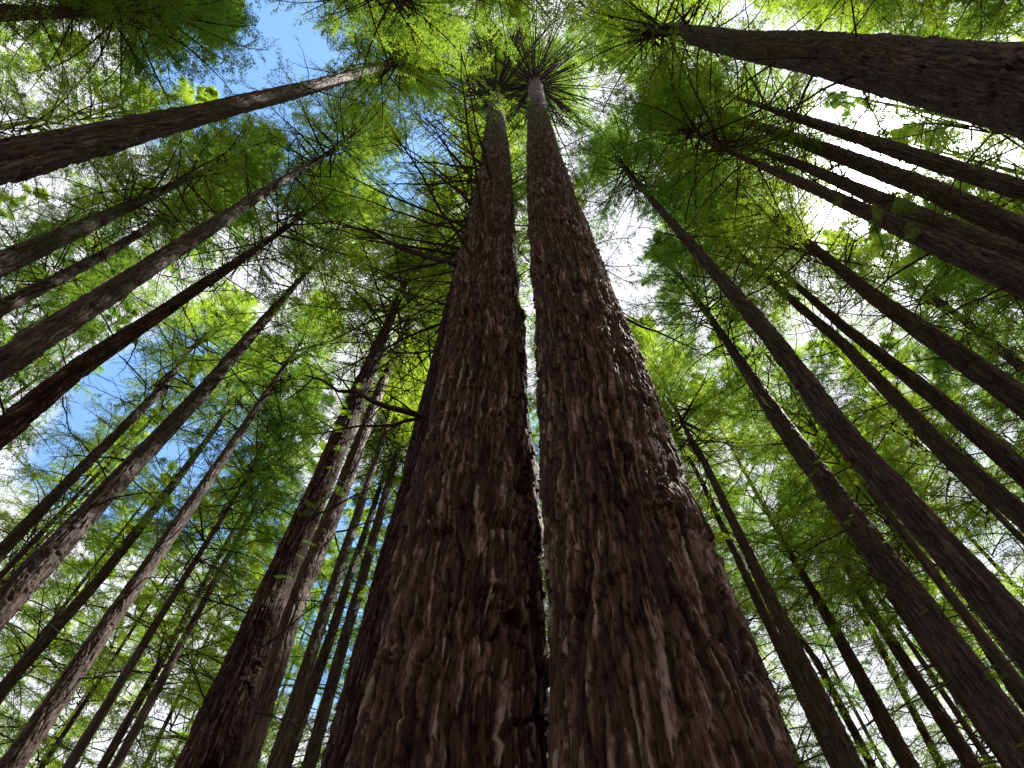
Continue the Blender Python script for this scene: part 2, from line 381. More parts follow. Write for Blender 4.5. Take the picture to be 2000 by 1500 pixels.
def zrows(D, z0, z1, H, q, step_lo):
    """ring heights: fine where the trunk can be seen, coarse elsewhere"""
    z = [-.4]
    while z[-1] < H:
        zz = z[-1]
        s2 = D*D+(zz-1.6)**2
        z.append(zz+(step_lo if zz < z0 else max(.012, q*s2/max(D, .5)/717)) if zz < z1 else zz+.8)
    return z

# tree table: key, base x, y, lean x, y, stations (height, radius), total height, crown radius, crown base,
# dead branches (count, from, to, length), bark, label
TREES = [
    ('L1', -5.651, 1.293, -0.001, -0.0045, [(9.8, 0.215, -0.0, 0.0), (15.64, 0.179, 0.012, 0.051), (22.97, 0.179, 0.02, 0.084), (39.55, 0.156, 0.0, -0.0)], 50, 4.4, 38, (36, 22, 40, 1.6), 'grey', 'thick grey-brown redwood reaching from the left edge to the blue sky patch', 'full'),
    ('L0', -14.481, 0.043, -0.0, -0.0268, [(24.42, 0.225, 0.0, 0.0), (32.03, 0.103, 0.0, 0.0)], 43, 4.2, 30.5, (36, 23.42, 32.5, 1.6), 'grey', 'redwood with twiggy crown at the top left corner, only its upper trunk showing', 'full'),
    ('L2', -12.494, 5.129, -0.0024, -0.0058, [(18.67, 0.275, -0.0, 0.0), (22.13, 0.229, 0.002, 0.006), (27.1, 0.147, 0.0, -0.0)], 42, 3.48, 25.6, (36, 17.67, 27.6, 1.6), 'moss', 'mossy redwood at the left edge, first trunk below the thick top left one', 'full'),
    ('L3', -15.45, 7.738, -0.0064, -0.0129, [(22.25, 0.2, 0.0, -0.0), (28.24, 0.178, 0.062, 0.122), (38.11, 0.118, 0.0, -0.0)], 46, 4.11, 34, (36, 21.25, 36, 1.6), 'grey', 'very slim dark redwood at the left edge just beneath the mossy one', 'full'),
    ('L4', -8.346, 4.885, -0.002, -0.0034, [(12.27, 0.224, -0.0, 0.0), (17.96, 0.211, -0.022, -0.038), (25.52, 0.171, -0.03, -0.052), (34.67, 0.095, -0.0, 0.0)], 50, 3.84, 33.2, (36, 17.200000000000003, 35.2, 1.6), 'grey', 'straight mid-brown redwood at the left, third trunk below the thick top left one', 'full'),
    ('L5', -10.036, 6.516, 0.0154, 0.0236, [(13.57, 0.25, 0.0, 0.0), (16.37, 0.218, -0.084, -0.132), (28.58, 0.111, 0.0, -0.0)], 45, 3.57, 27.1, (36, 12.57, 29.1, 1.6), 'dark', 'reddish brown redwood at left middle, next below the straight mid-brown one', 'full'),
    ('L6', -9.033, 8.977, 0.005, 0.005, [(11.19, 0.24, 0.0, 0.0), (14.64, 0.224, 0.001, 0.001), (20.15, 0.197, 0.07, 0.069), (24.75, 0.169, 0.044, 0.043), (31.27, 0.084, 0.0, -0.0)], 49, 3.3, 29.8, (36, 13.8, 31.8, 1.6), 'grey', 'rough redwood with pale flaky right edge rising from the lower left edge', 'full'),
    ('L7', -15.996, 15.182, -0.0172, -0.0182, [(19.84, 0.2, 0.0, -0.0), (24.4, 0.181, 0.045, 0.047), (31.86, 0.262, 0.182, 0.188), (35.23, 0.098, -0.0, 0.0)], 44, 3.93, 32, (36, 18.84, 34, 1.6), 'grey', 'slender dark redwood just above the flaky lower left one', 'full'),
    ('L8', -16.717, 18.692, 0.0154, 0.0137, [(18.0, 0.19, 0.0, -0.0), (23.78, 0.227, 0.171, 0.149), (30.97, 0.168, 0.085, 0.075), (37.15, 0.111, -0.0, 0.0)], 48, 3.66, 35.6, (36, 19.6, 37.6, 1.6), 'grey', 'slender nearly black redwood at lower left, between flaky one and corner trunk', 'full'),
    ('L9', -10.959, 14.389, -0.0017, -0.0013, [(12.16, 0.25, -0.0, 0.0), (16.67, 0.218, 0.013, 0.01), (21.88, 0.203, 0.048, 0.036), (31.5, 0.114, -0.0, 0.0)], 43, 3.39, 30.0, (36, 14.0, 32.0, 1.6), 'grey', 'straight brown redwood rising from the bottom left corner', 'full'),
    ('L10', -19.662, 29.263, -0.0017, -0.0011, [(23.08, 0.2, 0.0, -0.0), (28.64, 0.154, 0.097, 0.065), (31.26, 0.109, 0.0, 0.0)], 50, 3.39, 29.8, (36, 22.08, 31.8, 1.6), 'grey', 'distant faint thin redwood right of the bottom left corner trunk', 'full'),
    ('C1', -4.047, 8.879, -0.0065, -0.003, [(8.03, 0.389, 0.0, 0.0), (10.83, 0.264, -0.074, -0.035), (14.89, 0.244, -0.033, -0.015), (19.44, 0.251, -0.046, -0.021), (24.61, 0.138, 0.0, -0.0)], 47, 3.48, 23.1, (36, 7.100000000000001, 25.1, 1.6), 'dark', 'broad dark redwood with small green sprouts on its trunk, standing behind a paler slim trunk', 'full'),
    ('C2', -4.455, 10.759, 0.0026, 0.0011, [(9.51, 0.225, 0.0, -0.0), (12.83, 0.208, -0.137, -0.059), (16.4, 0.203, -0.088, -0.037), (22.64, 0.166, -0.075, -0.032), (30.41, 0.097, -0.0, 0.0)], 42, 4.11, 28.9, (36, 12.899999999999999, 30.9, 1.6), 'pale', 'slim pale-edged redwood crossing just in front of the broad sprouting trunk left of centre', 'full'),
    ('C3', -6.575, 17.934, 0.0047, 0.0017, [(14.9, 0.21, 0.0, -0.0), (20.01, 0.19, -0.019, -0.007), (26.02, 0.169, 0.001, 0.0), (34.46, 0.119, 0.0, 0.0)], 46, 3.84, 33.0, (36, 17.0, 35.0, 1.6), 'grey', 'thin redwood just right of the pale-edged slim trunk, in the gap before the central pair', 'full'),
    ('C4', -7.688, 20.934, 0.0237, 0.0087, [(17.51, 0.2, -0.0, 0.0), (22.85, 0.181, 0.06, 0.022), (25.81, 0.154, -0.013, -0.005), (35.66, 0.113, 0.0, 0.0)], 50, 3.57, 34.2, (36, 18.200000000000003, 36.2, 1.6), 'grey', 'thinnest, middle one of three small trunks in the gap left of the central pair', 'full'),
    ('C5', -6.147, 19.67, 0.0033, 0.001, [(16.18, 0.2, -0.0, 0.0), (21.79, 0.19, 0.015, 0.005), (28.35, 0.185, -0.014, -0.004), (38.85, 0.119, 0.0, -0.0)], 45, 3.3, 33, (36, 17, 35, 1.6), 'grey', 'dark thin redwood nearest the central pair in the gap on its left', 'full'),
    ('C6', -1.341, 6.461, -0.0063, -0.0013, [(6.29, 0.474, -0.0, 0.0), (8.36, 0.442, 0.002, 0.0), (11.17, 0.365, 0.0, -0.0)], 52, 4.2, 28.5, (36, 12.5, 30.5, 1.6), 'dark', 'thick redwood half hidden behind the left side of the central pair', 'full'),
    ('ML', -0.225, 3.205, -0.0157, -0.0012, [(3.92, 0.474, 0.0, -0.0), (4.55, 0.486, 0.007, 0.001), (6.01, 0.468, 0.024, 0.002), (7.64, 0.447, 0.037, 0.002), (9.61, 0.447, 0.056, 0.003), (12.95, 0.439, 0.063, 0.004), (17.77, 0.423, 0.093, 0.005), (24.17, 0.399, 0.123, 0.005), (34.7, 0.386, 0.056, 0.003), (46.19, 0.353, 0.0, -0.0)], 66, 5.6, 50, (0, 0, 0, 0), 'big', 'massive shaggy redwood, left one of the touching central pair, dead limbs on its left side', 'tall'),
    ('MR', 0.595, 2.735, 0.0166, -0.0038, [(3.58, 0.479, 0.0, 0.0), (4.11, 0.48, 0.006, -0.001), (5.34, 0.462, -0.007, 0.002), (6.73, 0.457, -0.015, 0.003), (8.22, 0.455, -0.038, 0.008), (10.44, 0.449, -0.064, 0.013), (14.52, 0.431, -0.105, 0.02), (20.62, 0.405, -0.141, 0.025), (30.19, 0.388, -0.137, 0.024), (49.3, 0.432, -0.0, -0.0)], 68, 5.8, 52, (0, 0, 0, 0), 'big', 'massive redwood lit orange along its right edge, right one of the touching central pair', 'tall'),
    ('R1', 5.936, 0.93, 0.0052, -0.0352, [(10.65, 0.476, -0.0, -0.0), (17.09, 0.391, 0.004, -0.031), (22.39, 0.345, -0.008, 0.051), (31.32, 0.287, 0.0, 0.0)], 48, 4.5, 29.8, (36, 13.8, 31.8, 1.6), 'grey', 'very thick dark redwood with ringed bark leaning in from the top right corner', 'full'),
    ('R2', 9.979, 2.912, 0.0035, -0.0122, [(15.89, 0.19, 0.0, 0.0), (20.68, 0.189, -0.005, 0.016), (27.37, 0.157, -0.0, 0.001), (31.77, 0.109, -0.0, -0.0)], 48, 3.66, 30.3, (36, 14.89, 32.3, 1.6), 'grey', 'smoother redwood with bare twigs, uppermost of four parallel trunks beside the sun', 'thin'),
    ('R3', 11.178, 4.08, 0.0041, -0.0112, [(17.21, 0.275, 0.0, 0.0), (21.26, 0.287, 0.046, -0.13), (28.84, 0.254, 0.029, -0.08), (35.03, 0.185, 0.0, 0.0)], 43, 3.39, 31, (36, 16.21, 33, 1.6), 'grey', 'rough dark redwood just under the sun glow, second of the four parallel right trunks', 'thin'),
    ('R4', 9.809, 3.694, -0.0038, 0.0101, [(14.91, 0.25, -0.0, -0.0), (19.48, 0.21, 0.006, -0.016), (25.85, 0.154, 0.031, -0.085), (33.12, 0.099, 0.0, 0.0)], 47, 4.02, 31.6, (36, 15.600000000000001, 33.6, 1.6), 'grey', 'third of the four parallel right trunks, its lower part overlapped by the next', 'thin'),
    ('R5', 7.445, 2.979, -0.0071, 0.0176, [(11.51, 0.21, 0.0, 0.0), (14.92, 0.168, 0.001, -0.002), (19.62, 0.128, 0.008, -0.021), (28.09, 0.067, 0.0, 0.0)], 42, 3.75, 26.6, (36, 10.600000000000001, 28.6, 1.6), 'grey', 'lowest of the four parallel right trunks, with swollen knots on its bark', 'full'),
    ('R6', 5.514, 5.836, 0.001, -0.0009, [(7.37, 0.211, 0.0, 0.0), (8.84, 0.191, -0.019, 0.018), (11.82, 0.201, -0.064, 0.059), (16.11, 0.201, 0.034, -0.032), (25.34, 0.146, 0.007, -0.006), (35.53, 0.101, -0.0, -0.0)], 46, 3.48, 34, (36, 18, 36, 1.6), 'grey', 'long dark redwood with bare side limbs, running from lower right edge to the middle', 'full'),
    ('R7', 10.67, 8.877, -0.0046, 0.0056, [(13.76, 0.225, -0.0, -0.0), (16.47, 0.205, -0.074, 0.087), (22.79, 0.17, 0.089, -0.109), (35.65, 0.105, 0.0, 0.0)], 50, 4.11, 34.1, (36, 18.1, 36.1, 1.6), 'grey', 'evenly slim smooth redwood at the right, next above the long dark one', 'full'),
    ('R8', 11.927, 8.96, -0.006, 0.008, [(15.61, 0.25, 0.0, 0.0), (19.52, 0.216, 0.028, -0.037), (25.2, 0.17, -0.048, 0.063), (31.91, 0.105, -0.0, 0.0)], 45, 3.84, 30.4, (36, 14.61, 32.4, 1.6), 'grey', 'slim redwood at the right edge between two smooth ones, slightly knotted', 'full'),
    ('R9', 10.731, 7.039, 0.0047, -0.0072, [(15.05, 0.276, 0.0, 0.0), (19.21, 0.25, -0.034, 0.052), (22.17, 0.214, -0.059, 0.089), (25.96, 0.165, -0.0, -0.0)], 49, 3.57, 24.5, (36, 14.05, 26.5, 1.6), 'grey', 'mid-sized dark redwood at the right edge below the four parallel trunks', 'full'),
    ('R10', 18.988, 13.248, 0.0394, -0.0571, [(27.14, 0.2, 0.0, 0.0), (32.08, 0.147, 0.0, 0.0)], 47, 3.57, 30.6, (36, 26.14, 32.6, 1.6), 'grey', 'thin distant redwood near the right edge above the mid-sized dark one, half lost in foliage', 'full'),
    ('R11', 8.364, 10.404, -0.0042, 0.0034, [(9.49, 0.301, 0.0, 0.0), (12.69, 0.3, -0.003, 0.002), (16.98, 0.285, -0.069, 0.055), (20.71, 0.255, -0.101, 0.08), (28.18, 0.137, 0.0, -0.0)], 42, 3.3, 26.7, (36, 10.7, 28.7, 1.6), 'grey', 'thick dark redwood in the lower right with green sprouts hanging in front of it', 'full'),
    ('R12', 9.005, 16.649, -0.0204, 0.011, [(14.31, 0.25, 0.0, 0.0), (20.22, 0.203, 0.017, -0.009), (28.71, 0.134, 0.092, -0.05), (31.62, 0.097, 0.0, 0.0)], 46, 3.93, 30.1, (36, 14.100000000000001, 32.1, 1.6), 'grey', 'slim brown redwood right of the central pair, thicker one of two close neighbours', 'full'),
    ('R13', 9.497, 18.108, -0.0278, 0.0145, [(15.3, 0.2, 0.0, 0.0), (20.51, 0.159, 0.014, -0.007), (29.03, 0.104, 0.081, -0.043), (35.32, 0.068, 0.0, 0.0)], 50, 3.66, 33.8, (36, 17.799999999999997, 35.8, 1.6), 'grey', 'darker thinner redwood hugging the left side of the slim brown one', 'full'),
    ('R14', 16.862, 27.494, -0.0597, 0.0363, [(22.39, 0.175, 0.0, 0.0), (27.78, 0.237, 0.201, -0.124), (32.02, 0.098, -0.0, -0.0)], 45, 3.39, 30.5, (36, 21.39, 32.5, 1.6), 'grey', 'faint distant redwood at the bottom, next right of the two slim neighbours', 'full'),
    ('R15', 13.753, 22.342, -0.0094, 0.0058, [(18.89, 0.3, -0.0, -0.0), (25.91, 0.199, 0.06, -0.037), (28.17, 0.141, 0.0, 0.0)], 49, 4.02, 26.7, (36, 17.89, 28.7, 1.6), 'grey', 'pale hazy redwood at the bottom right, wrapped in low foliage', 'full'),
    ('R16', 18.561, 29.368, 0.0197, -0.0125, [(22.72, 0.175, 0.0, 0.0), (30.84, 0.316, 0.266, -0.172), (37.65, 0.109, 0.0, 0.0)], 44, 3.75, 32, (36, 21.72, 34, 1.6), 'grey', 'thinnest pole-like redwood between the hazy one and the thick sprouting one', 'full'),
    ('R17', 15.806, 22.533, 0.0007, -0.0005, [(18.34, 0.275, 0.0, 0.0), (25.59, 0.196, -0.106, 0.074), (30.09, 0.123, 0.0, 0.0)], 48, 3.48, 28.6, (36, 17.34, 30.6, 1.6), 'grey', 'dim redwood at the bottom right directly left of the thick sprouting trunk', 'full'),
    ('R18', 19.228, 22.776, 0.0062, -0.0053, [(21.52, 0.19, -0.0, -0.0), (25.59, 0.293, 0.222, -0.192), (33.89, 0.173, 0.014, -0.012), (37.24, 0.115, -0.0, -0.0)], 43, 4.11, 31, (36, 20.52, 33, 1.6), 'grey', 'slim redwood at the lower right between the thick sprouting trunk and the long dark one', 'full'),
]
MATS = {'big': M_BIG, 'dark': M_DARK, 'grey': M_GREY, 'pale': M_PALE, 'moss': M_MOSS}
def tree_root(x, y, label, group=None):
    e = bpy.data.objects.new('redwood_tree', None); col.objects.link(e); e.location = (x, y, 0); e.empty_display_size = .5
    e['label'] = label; e['category'] = 'tree'
    if group: e['group'] = group
    return e
ROOT = {}
kg = random.Random(8)
KNOTS = {'ML': [(-1.86, 5.2, .15), (-1.2, 4.62, .17), (-1.6, 7.2, .14)]+[(-1.5+kg.uniform(-1.1, 1.1), kg.uniform(6.5, 22), kg.uniform(.08, .2)) for i in range(7)],
         'MR': [(-1.72, 5.34, .19), (-1.95, 4.2, .12), (-1.3, 4.75, .13)]+[(-1.7+kg.uniform(-1.1, 1.1), kg.uniform(6.0, 22), kg.uniform(.08, .2)) for i in range(6)],
         'C1': [(-1.2+kg.uniform(-1, 1), kg.uniform(8, 20), .16) for i in range(9)], 'R1': [(-2.6+kg.uniform(-1, 1), kg.uniform(9, 28), .18) for i in range(14)]}
def build(k, x, y, lx, ly, st, H, cr, cb, dead, mat, label, variant):
    root = tree_root(x, y, label); ROOT[k] = root
    D = math.hypot(x, y)-st[0][1]; big = k in ('ML', 'MR')
    ring = {'ML': 640, 'MR': 640, 'C6': 320, 'R1': 256, 'C1': 200, 'R6': 160, 'R11': 160, 'L1': 200}.get(k, 112)
    z0 = max(st[0][0]-1.2, 0)
    q = .55 if big else (.8 if k in ('C6', 'R1', 'C1') else 1.0)
    zl = zrows(D, z0, cb+4, H, q, .05 if big else .2)
    seed = sum(map(ord, k))*7 % 97+3
    me, (zz, rr) = trunk_mesh('trunk', st, (lx, ly), H, MATS[mat], seed, ring, zl, 1.0 if st[0][1] > .35 else .85, KNOTS.get(k, ()))
    link_obj('trunk', me, root)
    pool = CROWN_THIN if variant == 'thin' else CROWN_TALL if variant == 'tall' else CROWNS
    s = cr/3.2
    c = link_obj('crown', pool[(seed*5) % len(pool)], root, (lx*cb, ly*cb, cb), (0, 0, rnd.uniform(0, 6.28)), (s, s, (H-cb)/18))
    n, za, zb_, L = dead
    for i in range(n):
        z = za+(zb_-za)*(i+rnd.random())/n; r = float(np.interp(z, zz, rr))
        az = i*2.4+rnd.uniform(-.5, .5)
        add_branch(root, lx*z+math.cos(az)*r*.85, ly*z+math.sin(az)*r*.85, z, az, rnd.uniform(-.15, .4), L*rnd.uniform(.45, 1.3))
    return root, zz, rr
for row in TREES:
    k = row[0]; build(*row)

# the central pair: whorls of dead limbs on the left trunk, and the limbs that radiate below both crowns
def limbs_on(k, specs, name='branch', pool=LIMBS):
    row = [r for r in TREES if r[0] == k][0]; st = row[5]
    zs = [s[0] for s in st]; rs = np.minimum.accumulate([s[1] for s in st])
    for (z, az, el, L, th) in specs:
        r = float(np.interp(z, zs, rs))
        add_branch(ROOT[k], row[3]*z+np.interp(z, zs, [q[2] for q in st])+math.cos(az)*r*.8, row[4]*z+np.interp(z, zs, [q[3] for q in st])+math.sin(az)*r*.8, z, az, el, L, pool, th, name)
g = random.Random(11)
sp = []
for i in range(56):                         # left side whorls, bare
    z = g.choice([11.5, 13, 15, 17, 19.5, 22, 24.5, 30])+g.gauss(0, 1.1)
    sp.append((z, math.pi+g.gauss(0, .65), g.uniform(-.1, .4), g.uniform(1.0, 3.0), g.uniform(.6, 1.1) if z < 24 else g.uniform(.45, .8)))
for z, az, L, th in ((7.25, 3.3, 1.25, 2.2), (7.55, 3.05, 1.3, 1.3), (9.3, 2.9, .9, 1.5), (12.2, 3.3, 2.0, 1.2), (13.5, 2.9, 1.8, 1.3)):
    sp.append((z, az, .12, L, th))
limbs_on('ML', sp)
limbs_on('ML', [(g.uniform(43.5, 50), i*2.4+g.uniform(-.4, .4), g.uniform(.0, .5), g.uniform(4, 8), g.uniform(.4, .7)) for i in range(85)], pool=SPOKES)
limbs_on('MR', [(g.uniform(46, 53), i*2.4+g.uniform(-.4, .4), g.uniform(.0, .5), g.uniform(4, 9), g.uniform(.4, .7)) for i in range(98)], pool=SPOKES)
limbs_on('MR', [(g.uniform(9, 38), .25+g.gauss(0, .45), g.uniform(0, .4), g.uniform(.5, 1.8), g.uniform(.6, 1.1)) for i in range(30)])
# sprouts on two trunks
def sprouts(k, zs_):
    row = [r for r in TREES if r[0] == k][0]; st = row[5]
    for z, az, s in zs_:
        r = float(np.interp(z, [a[0] for a in st], [a[1] for a in st]))
        o = link_obj('sprout', g.choice(SPRIGS), ROOT[k], (row[3]*z+math.cos(az)*r*.95, row[4]*z+math.sin(az)*r*.95, z), (g.uniform(-.3, .3), g.uniform(-.2, .3), az), (s, s, s))
sprouts('C1', [(g.uniform(11, 20), -1.2+g.gauss(0, .9), g.uniform(.2, .45)) for i in range(18)])
sprouts('R11', [(g.uniform(8.5, 19), -2.2+g.gauss(0, .8), g.uniform(.2, .4)) for i in range(10)])
sprouts('R5', [(g.uniform(14, 18), -2.2+g.gauss(0, .8), g.uniform(.3, .6)) for i in range(5)])

